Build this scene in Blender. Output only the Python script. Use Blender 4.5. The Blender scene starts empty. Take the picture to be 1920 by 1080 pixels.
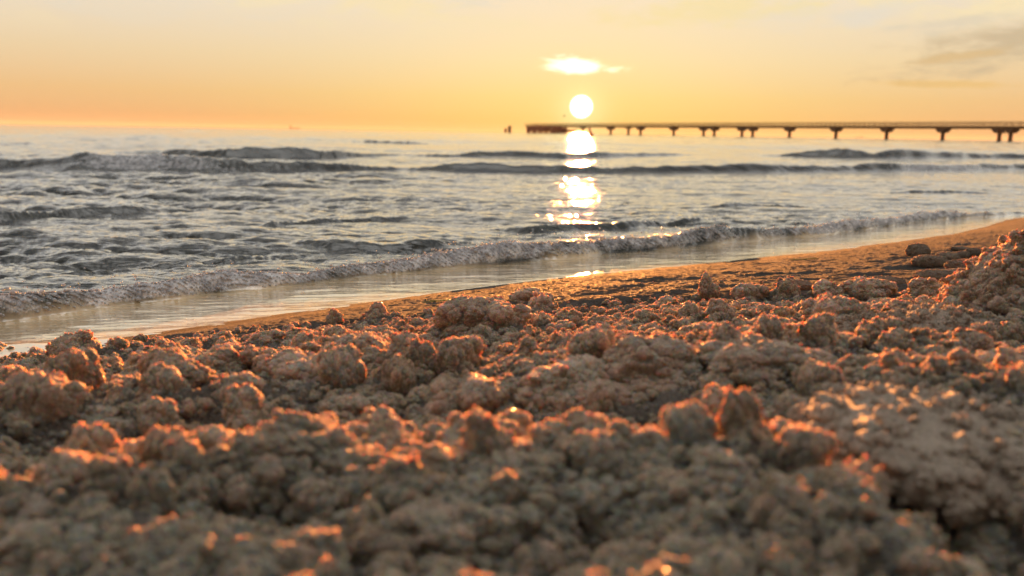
import bpy, math, random
import numpy as np
from mathutils import Vector, Matrix

random.seed(7)
rng = np.random.default_rng(11)
S = bpy.context.scene
COL = S.collection

# ------------------------------------------------------------------ camera
F = 1663.0                      # focal length in photo pixels (1920 wide)
CAM = np.array([0.0, 0.0, 0.42])
ROLL = math.atan(0.016)
PITCH = math.atan(292.6 / F * math.cos(ROLL))
fw = np.array([0, math.cos(PITCH), -math.sin(PITCH)])
r0 = np.array([1.0, 0, 0]); u0 = np.array([0, math.sin(PITCH), math.cos(PITCH)])
RT = r0 * math.cos(ROLL) + u0 * math.sin(ROLL)
UP = u0 * math.cos(ROLL) - r0 * math.sin(ROLL)
cd = bpy.data.cameras.new('camera'); cam = bpy.data.objects.new('camera', cd); COL.objects.link(cam)
M = Matrix.Identity(4)
for i in range(3):
    M[i][0] = RT[i]; M[i][1] = UP[i]; M[i][2] = -fw[i]; M[i][3] = CAM[i]
cam.matrix_world = M
cd.sensor_width = 36; cd.lens = 36 * F / 1920
cd.clip_start = 0.02; cd.clip_end = 40000
cd.dof.use_dof = True; cd.dof.focus_distance = 1.75; cd.dof.aperture_fstop = 4.7; cd.dof.aperture_blades = 0
S.camera = cam
S.render.engine = 'CYCLES'
S.cycles.use_denoising = True
S.cycles.max_bounces = 8; S.cycles.caustics_reflective = False; S.cycles.caustics_refractive = False
S.cycles.sample_clamp_indirect = 4.0

def ray(px, py):
    d = fw + RT * (px - 960) / F + UP * (540 - py) / F
    return d / np.linalg.norm(d)
def at_z(px, py, z=0.0):
    d = ray(px, py); t = (z - CAM[2]) / d[2]; return CAM + d * t

# ------------------------------------------------------------------ sky, sun, exposure
SUN = ray(1090, 200)
sun_el = math.asin(SUN[2]); sun_az = math.atan2(SUN[0], SUN[1])
S.view_settings.view_transform = 'Standard'; S.view_settings.look = 'None'
S.view_settings.exposure = 2.5; S.view_settings.gamma = 1.0
S.view_settings.use_curve_mapping = False
w = bpy.data.worlds.new('World'); S.world = w; w.use_nodes = True
NT = w.node_tree; N = NT.nodes; L = NT.links; N.clear()

class G:
    """tiny helper for building node graphs"""
    def __init__(s, nt): s.nt = nt
    def n(s, t, **k):
        x = s.nt.nodes.new(t)
        for a, b in k.items(): setattr(x, a, b)
        return x
    def put(s, sock, v):
        if hasattr(v, 'is_output'): s.nt.links.new(v, sock)
        else: sock.default_value = v
    def m(s, op, a, b=0.0, c=None, clamp=False):
        x = s.n('ShaderNodeMath', operation=op, use_clamp=clamp)
        s.put(x.inputs[0], a); s.put(x.inputs[1], b)
        if c is not None: s.put(x.inputs[2], c)
        return x.outputs[0]
    def mix(s, f, a, b, blend='MIX'):
        x = s.n('ShaderNodeMix', data_type='RGBA', blend_type=blend)
        x.clamp_factor = True
        s.put(x.inputs[0], f); s.put(x.inputs[6], a); s.put(x.inputs[7], b)
        return x.outputs[2]
    def ramp(s, f, stops, interp='LINEAR'):
        x = s.n('ShaderNodeValToRGB'); cr = x.color_ramp; cr.interpolation = interp
        while len(cr.elements) < len(stops): cr.elements.new(0.5)
        for e, (p, c) in zip(cr.elements, stops):
            e.position = p; e.color = c if len(c) == 4 else (*c, 1)
        s.put(x.inputs[0], f); return x.outputs[0]
    def smooth(s, v, lo, hi, a=0.0, b=1.0):
        x = s.n('ShaderNodeMapRange', interpolation_type='SMOOTHSTEP')
        s.put(x.inputs[0], v); x.inputs[1].default_value = lo; x.inputs[2].default_value = hi
        x.inputs[3].default_value = a; x.inputs[4].default_value = b
        return x.outputs[0]
    def noise(s, vec, scale, detail=4, rough=0.5, dist=0.0):
        x = s.n('ShaderNodeTexNoise'); s.put(x.inputs['Vector'], vec)
        x.inputs['Scale'].default_value = scale; x.inputs['Detail'].default_value = detail
        x.inputs['Roughness'].default_value = rough; x.inputs['Distortion'].default_value = dist
        return x.outputs[0]
def srgb(r, g, b):
    f = lambda c: (c / 255 / 12.92) if c / 255 <= 0.04045 else ((c / 255 + 0.055) / 1.055) ** 2.4
    return (f(r), f(g), f(b), 1)

g = G(NT)
tc = g.n('ShaderNodeTexCoord'); sep = g.n('ShaderNodeSeparateXYZ'); L.new(tc.outputs['Generated'], sep.inputs[0])
dx, dy, dz = sep.outputs
el = g.m('MULTIPLY', g.m('ARCSINE', dz), 180 / math.pi)                       # degrees above the horizon
az = g.m('MULTIPLY', g.m('ARCTAN2', dx, dy), 180 / math.pi)
daz = g.m('SUBTRACT', az, math.degrees(sun_az))
t = g.m('POWER', g.m('DIVIDE', g.m('MAXIMUM', el, 0.0), 90.0), 0.5)
P = lambda e: math.sqrt(e / 90)
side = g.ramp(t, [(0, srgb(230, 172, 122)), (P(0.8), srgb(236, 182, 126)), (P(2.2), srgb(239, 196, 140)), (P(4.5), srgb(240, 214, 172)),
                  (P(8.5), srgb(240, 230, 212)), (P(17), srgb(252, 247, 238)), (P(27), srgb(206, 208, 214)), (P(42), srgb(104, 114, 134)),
                  (P(58), srgb(110, 118, 136)), (P(70), (1.3, 1.3, 1.3)), (1, (2.9, 2.85, 2.8))])  # top stops: unseen overhead brightness, added to light the clump tops
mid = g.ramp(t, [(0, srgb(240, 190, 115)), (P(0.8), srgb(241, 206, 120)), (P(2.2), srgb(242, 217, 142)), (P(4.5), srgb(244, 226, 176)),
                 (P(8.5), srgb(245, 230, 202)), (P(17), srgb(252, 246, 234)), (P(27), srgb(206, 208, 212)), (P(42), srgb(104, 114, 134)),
                 (P(58), srgb(110, 118, 136)), (P(70), (1.3, 1.3, 1.3)), (1, (2.9, 2.85, 2.8))])  # same added overhead brightness above the sunset
fa = g.m('POWER', 2.718, g.m('MULTIPLY', g.m('MULTIPLY', daz, daz), -1 / (2 * 13.0 ** 2)))
base = g.mix(fa, side, mid)
# the side of the sky away from the sunset is darker and bluer
back = g.smooth(dy, -0.7, 0.35)
back = g.m('MAXIMUM', back, g.smooth(el, 56, 70))  # the added overhead brightness covers the away side too
base = g.mix(back, (0.145, 0.15, 0.17, 1), base)
nish = g.n('ShaderNodeTexSky', sky_type='NISHITA', sun_disc=False)
nish.sun_elevation = sun_el; nish.sun_rotation = sun_az; nish.air_density = 1.0; nish.dust_density = 1.6
nsc = g.mix(1.0, nish.outputs[0], (0.10, 0.10, 0.10, 1), 'MULTIPLY')
base = g.mix(0.92, nsc, base)
# soft cloud layers
cv = g.n('ShaderNodeCombineXYZ'); g.put(cv.inputs[0], g.m('MULTIPLY', az, 0.05)); g.put(cv.inputs[1], g.m('MULTIPLY', el, 0.16)); cv.inputs[2].default_value = 3.3
n1 = g.noise(cv.outputs[0], 3.2, 6, 0.58, 0.6)
hi = g.smooth(el, 4.5, 8.5)
c1 = g.m('MULTIPLY', g.smooth(n1, 0.50, 0.64), hi)
base = g.mix(g.m('MULTIPLY', c1, 0.75), base, srgb(249, 229, 180))
c1b = g.m('MULTIPLY', g.smooth(n1, 0.46, 0.34), hi)
base = g.mix(g.m('MULTIPLY', c1b, 0.45), base, srgb(226, 220, 204))
def dirpos(px, py):
    d = ray(px, py); return math.degrees(math.atan2(d[0], d[1])), math.degrees(math.asin(d[2]))
n2 = g.noise(cv.outputs[0], 9.0, 6, 0.62, 0.4)
n2c = g.m('SUBTRACT', n2, 0.5)
def streak(px, py, rx, ry, tilt, edge, col, amt, soft=0.5):
    """an elongated cloud at a direction of the sky, its edge broken by noise"""
    global base
    a0, e0 = dirpos(px, py)
    a = g.m('SUBTRACT', az, a0); e = g.m('SUBTRACT', el, e0)
    c_, s_ = math.cos(tilt), math.sin(tilt)
    u = g.m('DIVIDE', g.m('ADD', g.m('MULTIPLY', a, c_), g.m('MULTIPLY', e, s_)), rx)
    v = g.m('DIVIDE', g.m('SUBTRACT', g.m('MULTIPLY', e, c_), g.m('MULTIPLY', a, s_)), ry)
    r = g.m('SQRT', g.m('ADD', g.m('MULTIPLY', u, u), g.m('MULTIPLY', v, v)))
    r = g.m('ADD', r, g.m('MULTIPLY', n2c, edge))
    f = g.smooth(r, 1.0 + soft * 0.3, 1.0 - soft, 0, 1)
    base = g.mix(g.m('MULTIPLY', f, amt), base, col)
streak(1925, 74, 7.0, 1.45, 0.17, 2.6, srgb(202, 182, 148), 0.85, 0.9)
streak(1800, 105, 3.0, 0.35, 0.12, 2.4, srgb(222, 190, 138), 0.8, 0.8)
streak(1780, 158, 4.0, 0.22, -0.02, 2.4, srgb(233, 192, 122), 0.7, 0.8)
streak(1860, 20, 5.5, 0.9, 0.08, 3.4, srgb(250, 230, 182), 0.8, 0.9)
streak(1800, 40, 4.0, 0.5, 0.1, 4.0, srgb(214, 204, 186), 0.6, 0.9)
streak(1620, 30, 2.6, 0.7, 0.15, 3.2, srgb(226, 220, 206), 0.6, 0.9)
streak(740, 10, 5.0, 0.8, -0.03, 3.0, srgb(249, 228, 178), 0.7, 0.9)
streak(1330, 22, 7.0, 0.9, 0.05, 3.0, srgb(248, 226, 160), 0.6, 0.9)
# glow round the sun and the bright break in the cloud above it, and the sun's own disc
dot = g.n('ShaderNodeVectorMath', operation='DOT_PRODUCT'); L.new(tc.outputs['Generated'], dot.inputs[0]); dot.inputs[1].default_value = SUN
ang = g.m('MULTIPLY', g.m('ARCCOSINE', g.m('MINIMUM', dot.outputs['Value'], 1.0)), 180 / math.pi)
gl2 = g.m('POWER', 2.718, g.m('MULTIPLY', ang, -0.42))
base = g.mix(g.m('MULTIPLY', gl2, 0.38), base, (0.96, 0.84, 0.34, 1))
gl = g.m('POWER', 2.718, g.m('MULTIPLY', g.m('POWER', g.m('DIVIDE', ang, 1.35), 2.0), -1.0))
base = g.mix(g.m('MULTIPLY', gl, 0.9), base, (0.98, 0.93, 0.40, 1))
streak(1092, 122, 3.1, 0.52, -0.03, 1.6, (0.93, 0.90, 0.42, 1), 0.75, 0.7)
streak(1090, 123, 2.5, 0.56, -0.06, 2.2, (1.7, 1.6, 1.15, 1), 1.0, 0.5)
disc = g.smooth(ang, 0.76, 0.50)
base = g.mix(disc, base, (9, 8, 6, 1))
# below the horizon: never seen past the sea, kept dull
base = g.mix(g.smooth(el, -0.2, -2.0), base, (0.18, 0.16, 0.13, 1))
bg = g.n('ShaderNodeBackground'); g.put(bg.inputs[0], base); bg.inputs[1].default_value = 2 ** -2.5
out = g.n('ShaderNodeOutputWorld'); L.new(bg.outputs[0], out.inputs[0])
w.cycles.sampling_method = 'MANUAL'; w.cycles.sample_map_resolution = 2048

sl = bpy.data.lights.new('sun', 'SUN'); so = bpy.data.objects.new('sun', sl); COL.objects.link(so)
sl.energy = 5.0; sl.angle = math.radians(0.6); sl.color = (1.0, 0.35, 0.075)
LAMP = np.array([math.cos(sun_el + 0.022) * math.sin(sun_az), math.cos(sun_el + 0.022) * math.cos(sun_az), math.sin(sun_el + 0.022)])
so.rotation_euler = Vector(-LAMP).to_track_quat('-Z', 'Y').to_euler(); so.location = (3, 30, 6)

# ------------------------------------------------------------------ helpers
def grid_mesh(name, X, Y, Z, mat, attrs=None):
    nr, nc = X.shape
    co = np.stack([X, Y, Z], -1).reshape(-1, 3).astype(np.float32)
    idx = np.arange(nr * nc, dtype=np.int32).reshape(nr, nc)
    q = np.stack([idx[:-1, :-1], idx[:-1, 1:], idx[1:, 1:], idx[1:, :-1]], -1).reshape(-1, 4)
    return raw_mesh(name, co, q, mat, attrs)
def raw_mesh(name, co, q, mat, attrs=None, smooth=True):
    me = bpy.data.meshes.new(name)
    nf, k = q.shape
    me.vertices.add(len(co)); me.vertices.foreach_set('co', np.ascontiguousarray(co, np.float32).ravel())
    me.loops.add(nf * k); me.loops.foreach_set('vertex_index', np.ascontiguousarray(q, np.int32).ravel())
    me.polygons.add(nf); me.polygons.foreach_set('loop_start', np.arange(0, nf * k, k, dtype=np.int32))
    me.polygons.foreach_set('use_smooth', np.full(nf, smooth))
    me.update(calc_edges=True)
    for an, av in (attrs or {}).items():
        a = me.attributes.new(an, 'FLOAT', 'POINT'); a.data.foreach_set('value', av.reshape(-1).astype(np.float32))
    if mat: me.materials.append(mat)
    o = bpy.data.objects.new(name, me); COL.objects.link(o); return o
def tag(o, label=None, cat=None, group=None, kind=None):
    if label: o['label'] = label
    if cat: o['category'] = cat
    if group: o['group'] = group
    if kind: o['kind'] = kind
    return o
def empty(name, loc):
    o = bpy.data.objects.new(name, None); COL.objects.link(o); o.location = loc; o.empty_display_size = 0.1; return o

def h2(i, j, s):
    n = (i.astype(np.int64) * 73856093) ^ (j.astype(np.int64) * 19349663) ^ (s * 83492791)
    n = (n ^ (n >> 13)) * 1274126177 & 0x7fffffff
    n = (n ^ (n >> 16)) * 668265263 & 0x7fffffff
    return (n ^ (n >> 15)) % 100003 / 100003.0
def worley2(x, y, s=0):
    """rounded bumps: 1 at a cell centre, 0 far from all centres"""
    xi, yi = np.floor(x), np.floor(y); best = np.full(x.shape, 9.0)
    for a in (-1, 0, 1):
        for b in (-1, 0, 1):
            cx, cy = xi + a, yi + b
            px = cx + h2(cx, cy, s); py = cy + h2(cx, cy, s + 7)
            best = np.minimum(best, (px - x) ** 2 + (py - y) ** 2)
    return np.sqrt(np.clip(1 - best / 0.9, 0, 1))
def vnoise(x, y, s=0):
    xi, yi = np.floor(x), np.floor(y); fx, fy = x - xi, y - yi
    fx = fx * fx * (3 - 2 * fx); fy = fy * fy * (3 - 2 * fy)
    a, b = h2(xi, yi, s), h2(xi + 1, yi, s); c, d = h2(xi, yi + 1, s), h2(xi + 1, yi + 1, s)
    return (a + (b - a) * fx) * (1 - fy) + (c + (d - c) * fx) * fy - 0.5
def fbm(x, y, s=0, o=4):
    r = 0; a = 1.0
    for k in range(o): r = r + a * vnoise(x * 2 ** k, y * 2 ** k, s + k * 13); a *= 0.5
    return r
def h3(i, j, k, s):
    n = (i.astype(np.int64) * 73856093) ^ (j.astype(np.int64) * 19349663) ^ (k.astype(np.int64) * 83492791) ^ (s * 50331653)
    n = (n ^ (n >> 13)) * 1274126177 & 0x7fffffff
    n = (n ^ (n >> 16)) * 668265263 & 0x7fffffff
    return (n ^ (n >> 15)) % 100003 / 100003.0
def worley3(p, s=0):
    c = np.floor(p); best = np.full(len(p), 9.0)
    for a in (-1, 0, 1):
        for b in (-1, 0, 1):
            for d in (-1, 0, 1):
                q = c + (a, b, d)
                f = np.stack([h3(q[:, 0], q[:, 1], q[:, 2], s + m) for m in (1, 2, 3)], -1)
                best = np.minimum(best, ((q + f - p) ** 2).sum(1))
    return np.sqrt(np.clip(1 - best / 0.8, 0, 1))
sm = lambda v, a, b: (lambda t: t * t * (3 - 2 * t))(np.clip((v - a) / (b - a), 0, 1))

# ------------------------------------------------------------------ shoreline curves (world metres)
SB = [(-500, 670, 48), (-200, 628, 45), (0, 602, 45), (100, 588, 42), (250, 568, 38), (400, 550, 36), (560, 536, 32), (700, 518, 34), (850, 503, 30),
      (1000, 490, 25), (1100, 480, 24), (1280, 466, 26), (1400, 452, 25), (1500, 443, 24), (1620, 430, 17), (1720, 416, 14), (1830, 407, 8),
      (1920, 402, 4), (2100, 392, 2)]
def curve(pts):
    P_ = np.array([at_z(a, b) for a, b, _ in pts]); H = np.array([c / F * np.linalg.norm(p - CAM) for (_, _, c), p in zip(pts, P_)])
    return P_[:, 0], P_[:, 1], H
def ext(xs, ys):
    """extend a curve linearly far to both sides"""
    a = (ys[1] - ys[0]) / (xs[1] - xs[0]); b = (ys[-1] - ys[-3]) / (xs[-1] - xs[-3])
    a = min(max(a, 0.1), 0.7); b = min(max(b, 0.3), 1.0)
    return np.r_[xs[0] - 30, xs, xs[-1] + 60], np.r_[ys[0] - 30 * a, ys, ys[-1] + 60 * b]
def smooth_interp(x, xs, ys, k=0.05):
    return (np.interp(x - k, xs, ys) + 2 * np.interp(x, xs, ys) + np.interp(x + k, xs, ys)) / 4
sbx, sby, sbh = curve(SB); bx_, by_ = ext(sbx, sby)
foot = lambda x: smooth_interp(x, bx_, by_) + 0.03 * fbm(x * 3.1, x * 0 + 4.2, 3, 3)
SLOPE = 0.044
WL = [(-500, 690), (-200, 668), (0, 648), (250, 632), (500, 596), (650, 574), (780, 553), (900, 537), (1040, 521), (1160, 508), (1280, 497), (1400, 487),
      (1500, 478), (1600, 463), (1700, 449), (1790, 438), (1840, 425), (1880, 415), (1920, 408), (2050, 397)]
wx, wy, wz = [], [], []
for a, b in WL:
    z = 0.0
    for _ in range(60):
        p = at_z(a, b, z); z = 0.5 * z + 0.5 * max(0.004, SLOPE * (np.interp(p[0], bx_, by_) - p[1]))
    wx.append(p[0]); wy.append(p[1]); wz.append(z)
wx, wy, wz = map(np.array, (wx, wy, wz))
wex, wey = ext(wx, wy)
yw = lambda x: smooth_interp(x, wex, wey)
zw = lambda x: np.interp(x, wx, wz)

def film(x, y):
    """height of the sheet of swash water: sea level at the breaker's foot, rising up the beach"""
    return np.clip((foot(x) - y) / np.maximum(foot(x) - yw(x), 0.05), 0, 2.0) ** 1.5 * zw(x)

# ------------------------------------------------------------------ beach height field
def ground0(x, y):
    u = yw(x) - y + 0.035 * fbm(x * 2.3, y * 1.2, 91, 3)
    up = 0.26 * (1 - np.exp(-(np.maximum(u, 0) / 2.0) ** 1.22)) + zw(x)
    dn = zw(x) + 0.10 * np.minimum(u, 0)
    z = np.where(u > 0, up, np.maximum(dn, -0.8))
    return z
def hit(px, py, gfun):
    d = ray(px, py); t0 = 0.1; prev = 0.1
    ts = np.geomspace(0.12, 12, 1500); P_ = CAM + ts[:, None] * d
    below = P_[:, 2] < gfun(P_[:, 0], P_[:, 1])
    i = int(np.argmax(below)) if below.any() else len(ts) - 1
    return P_[i]
# (px, py, radius along x px, stretch along y, height m): long forms of the trampled sand
FORMS = [(1300, 690, 330, 0.35, 0.030), (1080, 700, 200, 0.4, 0.022), (900, 625, 120, 0.5, 0.018), (620, 700, 150, 0.5, 0.016),
         (120, 680, 150, 0.5, 0.018), (60, 790, 160, 0.5, 0.022), (330, 660, 160, 0.4, 0.012), (430, 740, 120, 0.5, 0.015),
         (1760, 770, 240, 0.6, 0.034), (1840, 600, 150, 0.7, 0.016), (1900, 540, 90, 0.9, 0.020), (1600, 610, 150, 0.5, 0.014),
         (630, 870, 120, 0.6, 0.018), (500, 930, 120, 0.6, 0.018), (1380, 900, 110, 0.9, 0.022), (1600, 1010, 170, 0.6, 0.024), (250, 980, 240, 0.5, 0.020),
         (900, 940, 260, 0.6, 0.014),
         (1080, 800, 150, 0.6, -0.030), (640, 800, 200, 0.5, -0.032), (330, 830, 220, 0.4, -0.026), (520, 985, 130, 0.5, -0.030), (1850, 1000, 130, 0.8, -0.045),
         (1130, 990, 120, 0.6, -0.018), (1500, 800, 160, 0.7, -0.020), (1000, 1060, 160, 0.5, -0.02), (200, 850, 150, 0.4, -0.02), (1560, 870, 110, .6, -.02)]
FW = []
for a, b, rx, sy, hh in FORMS:
    p = hit(a, b, ground0); D = np.linalg.norm(p - CAM); r = rx / F * D
    FW.append((p[0], p[1], r, r * sy * 1.6, hh * (1.5 if hh < 0 else 0.9 if b > 730 else 0.45)))
# upper limit of the trampled zone, as a curve across the beach
TZ = [(-300, 668), (0, 652), (250, 642), (420, 622), (560, 606), (700, 588), (820, 572), (950, 556), (1150, 552), (1300, 545), (1500, 540), (1700, 540), (1850, 545), (2200, 560)]
tzp = np.array([hit(a, b + np.interp(a, [300, 900], [-4, 14]), ground0) for a, b in TZ]); tzx, tzy = ext(tzp[:, 0], tzp[:, 1])
tz = lambda x: smooth_interp(x, tzx, tzy) + 0.03 * fbm(x * 5, x * 0 + 1.7, 37, 3)
trample = lambda x, y: sm(tz(x) - y, -0.03, 0.07)
def ground1(x, y):
    z = ground0(x, y)
    for (a, b, ra, rb, hh) in FW:
        z = z + hh * np.exp(-((x - a) / ra) ** 2 - ((y - b) / rb) ** 2)
    m = trample(x, y)
    deep = sm(tz(x) - y, 0.0, 0.5)
    z = z + m * ((0.010 + 0.016 * deep) * fbm(x * 8, y * 8, 5, 3) - 0.020 + 0.012 * deep)
    # smooth swash berms in front
    z = z + (1 - m) * sm(yw(x) - y, 0.05, 0.6) * (0.018 * fbm(x * 2.6 + 5, y * 5.0, 61, 3) + 0.0060 * fbm(x * 12, y * 20, 77, 3) + 0.0016 * fbm(x * 80, y * 120, 78, 2))
    return z
def ground(x, y):
    z = ground1(x, y); m = trample(x, y)
    wxn = x + 0.012 * vnoise(x * 40, y * 40, 3); wyn = y + 0.012 * vnoise(x * 40, y * 40, 4)
    z = z + m * (0.014 * fbm(x * 26, y * 26, 1, 4) + 0.007 * worley2(wxn * 70, wyn * 70, 2) + 0.0045 * worley2(x * 170, y * 170, 3) + 0.0024 * worley2(x * 400, y * 400, 4))
    z = z + (1 - m) * sm(yw(x) - y, 0.02, 0.12) * (0.0022 * fbm(x * 75, y * 75, 16, 2) + 0.0030 * worley2(x * 95, y * 95, 14) * .6 + 0.0030 * worley2(x * 210, y * 210, 15) * .5)
    z = z + 0.0004 * fbm(x * 500, y * 500, 8, 2)
    return z

def mat_new(name):
    m = bpy.data.materials.new(name); m.use_nodes = True; nt = m.node_tree; nt.nodes.clear()
    g_ = G(nt); o = g_.n('ShaderNodeOutputMaterial'); return m, g_, o

def sand_material(name, tone=(1.0, 1.0, 1.0), wet=False, sheen=0.5, spec=0.45, obj_space=False, sss=0.75):
    m, g_, o = mat_new(name)
    t_ = g_.n('ShaderNodeTexCoord'); geo = g_.n('ShaderNodeNewGeometry')
    v = geo.outputs['Position']
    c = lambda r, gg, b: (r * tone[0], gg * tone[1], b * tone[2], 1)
    patch = g_.noise(v, 14, 5, 0.6)
    grain = g_.n('ShaderNodeTexVoronoi', feature='F1'); g_.put(grain.inputs['Vector'], v); grain.inputs['Scale'].default_value = 620
    gs = g_.n('ShaderNodeSeparateColor'); g_.nt.links.new(grain.outputs['Color'], gs.inputs[0])
    colr = g_.ramp(gs.outputs[0], [(0, c(.05, .042, .035)), (0.18, c(.13, .10, .075)), (0.45, c(.19, .155, .12)), (0.75, c(.30, .245, .19)), (1.0, c(.52, .45, .38))])
    pc = g_.ramp(patch, [(0.3, c(.12, .10, .08)), (0.5, c(.26, .22, .18)), (0.7, c(.44, .38, .315))])
    col = g_.mix(0.55, colr, pc)
    b = g_.n('ShaderNodeBsdfPrincipled')
    if wet:
        a = g_.n('ShaderNodeAttribute', attribute_name='wet'); wv = a.outputs['Fac']
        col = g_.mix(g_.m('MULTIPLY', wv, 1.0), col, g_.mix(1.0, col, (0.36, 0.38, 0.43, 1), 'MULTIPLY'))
        rr = g_.m('SUBTRACT', 1.0, g_.m('MULTIPLY', g_.smooth(gs.outputs[1], 0.94, 0.96), 0.45))
    else:
        rr = g_.m('SUBTRACT', 0.70, g_.m('MULTIPLY', g_.smooth(gs.outputs[1], 0.93, 0.95), 0.65))
    g_.put(b.inputs['Base Color'], col); g_.put(b.inputs['Roughness'], rr)
    b.inputs['Specular IOR Level'].default_value = spec
    b.inputs['Subsurface Weight'].default_value = sss
    b.inputs['Subsurface Radius'].default_value = (1.0, 0.36, 0.12); b.inputs['Subsurface Anisotropy'].default_value = 0.6
    b.inputs['Sheen Weight'].default_value = sheen; b.inputs['Sheen Roughness'].default_value = 0.35; b.inputs['Sheen Tint'].default_value = (1, .8, .62, 1)
    b.inputs['Subsurface Scale'].default_value = 0.010
    n_ = g_.noise(v, 420, 3, 0.6)
    hsum = g_.m('ADD', g_.m('MULTIPLY', grain.outputs['Distance'], -0.9), n_)
    bp = g_.n('ShaderNodeBump'); bp.inputs['Strength'].default_value = 0.9; bp.inputs['Distance'].default_value = 0.005 if wet else 0.0022
    g_.put(bp.inputs['Height'], hsum); g_.nt.links.new(bp.outputs[0], b.inputs['Normal'])
    g_.nt.links.new(b.outputs[0], o.inputs[0]); return m
M_SAND = sand_material('beach_sand', wet=True, sss=0.08, sheen=0.05, tone=(.66, .70, .76), spec=0.10)  # ground darker than clumps: damp sand, with shade for the gaps put in
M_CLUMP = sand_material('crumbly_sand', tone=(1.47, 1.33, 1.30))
M_MOUND = sand_material('mound_sand', tone=(1.0, 0.95, 0.92), sss=0.15, sheen=0.2)
M_GREEN = sand_material('algae_sand', tone=(0.75, 0.88, 0.55))
M_GREY = sand_material('packed_sand', tone=(1.35, 1.33, 1.33), sss=0.1)

th = np.radians(np.r_[np.linspace(-80, -34, 60), np.linspace(-33.6, 33.6, 900), np.linspace(34, 80, 90)])
dd = np.r_[np.geomspace(0.10, 1.3, 540), np.geomspace(1.303, 4.2, 620), np.geomspace(4.22, 7, 70), np.geomspace(7.1, 60, 40)]
TH, DD = np.meshgrid(th, dd)
X, Y = DD * np.sin(TH), DD * np.cos(TH) - 0.02
Z = ground(X, Y)
u = yw(X) - Y
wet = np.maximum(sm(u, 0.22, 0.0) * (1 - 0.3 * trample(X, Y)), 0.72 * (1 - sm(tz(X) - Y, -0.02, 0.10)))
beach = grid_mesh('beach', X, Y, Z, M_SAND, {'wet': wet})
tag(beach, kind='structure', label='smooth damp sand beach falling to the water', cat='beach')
# the beach behind the photographer
nb = 160
xb, yb = np.meshgrid(np.linspace(-12, 12, nb), np.linspace(-12, 0.03, nb))
zb = ground1(xb, yb) - 0.012
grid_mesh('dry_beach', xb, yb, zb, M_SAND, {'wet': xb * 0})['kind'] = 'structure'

# ------------------------------------------------------------------ sea
def ocean_tile(N_, size, peak, seed, ang=0.0, spread=3):
    r = np.random.default_rng(seed)
    k = np.fft.fftfreq(N_, size / N_) * 2 * np.pi; kx, ky = np.meshgrid(k, k); kk = np.hypot(kx, ky); kk[0, 0] = 1
    kp = 2 * np.pi / peak; th_ = np.arctan2(kx * math.cos(ang) - ky * math.sin(ang), kx * math.sin(ang) + ky * math.cos(ang))
    Pk = np.exp(-0.9 * (kp / kk) ** 2) / kk ** 3.6 * (0.06 + np.abs(np.cos(th_)) ** spread)
    Pk[0, 0] = 0; Pk[kk < kp * 0.45] = 0
    h = np.fft.fft2(r.normal(size=(N_, N_))) * np.sqrt(Pk)
    hh = np.real(np.fft.ifft2(h)); s = hh.std()
    ddx = np.real(np.fft.ifft2(-1j * kx / kk * h)) / s; ddy = np.real(np.fft.ifft2(-1j * ky / kk * h)) / s
    return hh / s, ddx, ddy, size
def samp(A, size, x, y):
    n = A.shape[0]; u_ = (x / size * n) % n; v_ = (y / size * n) % n
    i = np.floor(u_).astype(int) % n; j = np.floor(v_).astype(int) % n; a = u_ - np.floor(u_); b = v_ - np.floor(v_)
    i2, j2 = (i + 1) % n, (j + 1) % n
    return (A[j, i] * (1 - a) + A[j, i2] * a) * (1 - b) + (A[j2, i] * (1 - a) + A[j2, i2] * a) * b
TA = ocean_tile(512, 13.0, 1.35, 1, 0.12, 8); TB = ocean_tile(512, 4.3, 0.42, 2, -0.1, 6); TC = ocean_tile(512, 1.37, 0.12, 3, 0.2, 4); TD = ocean_tile(512, 71.0, 7.0, 4, 0.1, 10)

SW = [([(-500, 316, 12), (-300, 316, 14), (0, 319, 20), (150, 322, 22), (400, 326, 25), (600, 322, 19), (700, 319, 9), (760, 319, 5), (850, 322, 16), (1000, 325, 18), (1200, 325, 18),
        (1400, 324, 16), (1650, 320, 12), (1920, 318, 10), (2300, 318, 10), (2600, 318, 8)], 1.0),
      ([(200, 286, 1), (300, 293, 12), (420, 298, 23), (600, 298, 23), (700, 294, 12), (780, 290, 2)], 0.12),
      ([(760, 292, 1), (840, 294, 12), (950, 294, 13), (1060, 297, 14), (1200, 293, 10), (1300, 291, 1)], 0.08),
      ([(1400, 292, 1), (1480, 294, 7), (1600, 297, 16), (1700, 298, 15), (1800, 298, 10), (1920, 298, 9), (2100, 298, 8), (2400, 298, 2)], 0.1),
      ([(600, 266, 0.5), (700, 268, 4), (800, 270, 4), (900, 272, 0.5)], 0.0),
      ([(-200, 300, 2), (0, 298, 3), (120, 300, 3), (200, 300, .5)], 0.0),
      ([(540, 462, 2), (620, 468, 17), (700, 469, 11), (770, 468, 15), (860, 462, 6), (930, 455, 1)], 0.02),
      ([(900, 428, 1), (1000, 438, 14), (1150, 430, 16), (1290, 415, 9), (1370, 412, 1)], 0.02),
      ([(1300, 395, 1), (1400, 392, 7), (1480, 390, 7), (1560, 388, 1)], 0.0),
      ([(1650, 362, 1), (1720, 361, 6), (1800, 362, 6), (1880, 364, 1)], 0.0),
      ([(-300, 430, 12), (0, 420, 14), (120, 410, 14), (260, 404, 12), (340, 398, 1)], 0.0),
      ([(380, 440, 1), (520, 425, 11), (700, 412, 12), (800, 408, 1)], 0.0),
      ([(0, 525, 6), (200, 508, 10), (400, 492, 12), (520, 480, 3), (600, 474, 1)], 0.02)]
SWC = [(curve(p), fm) for p, fm in SW]

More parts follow.
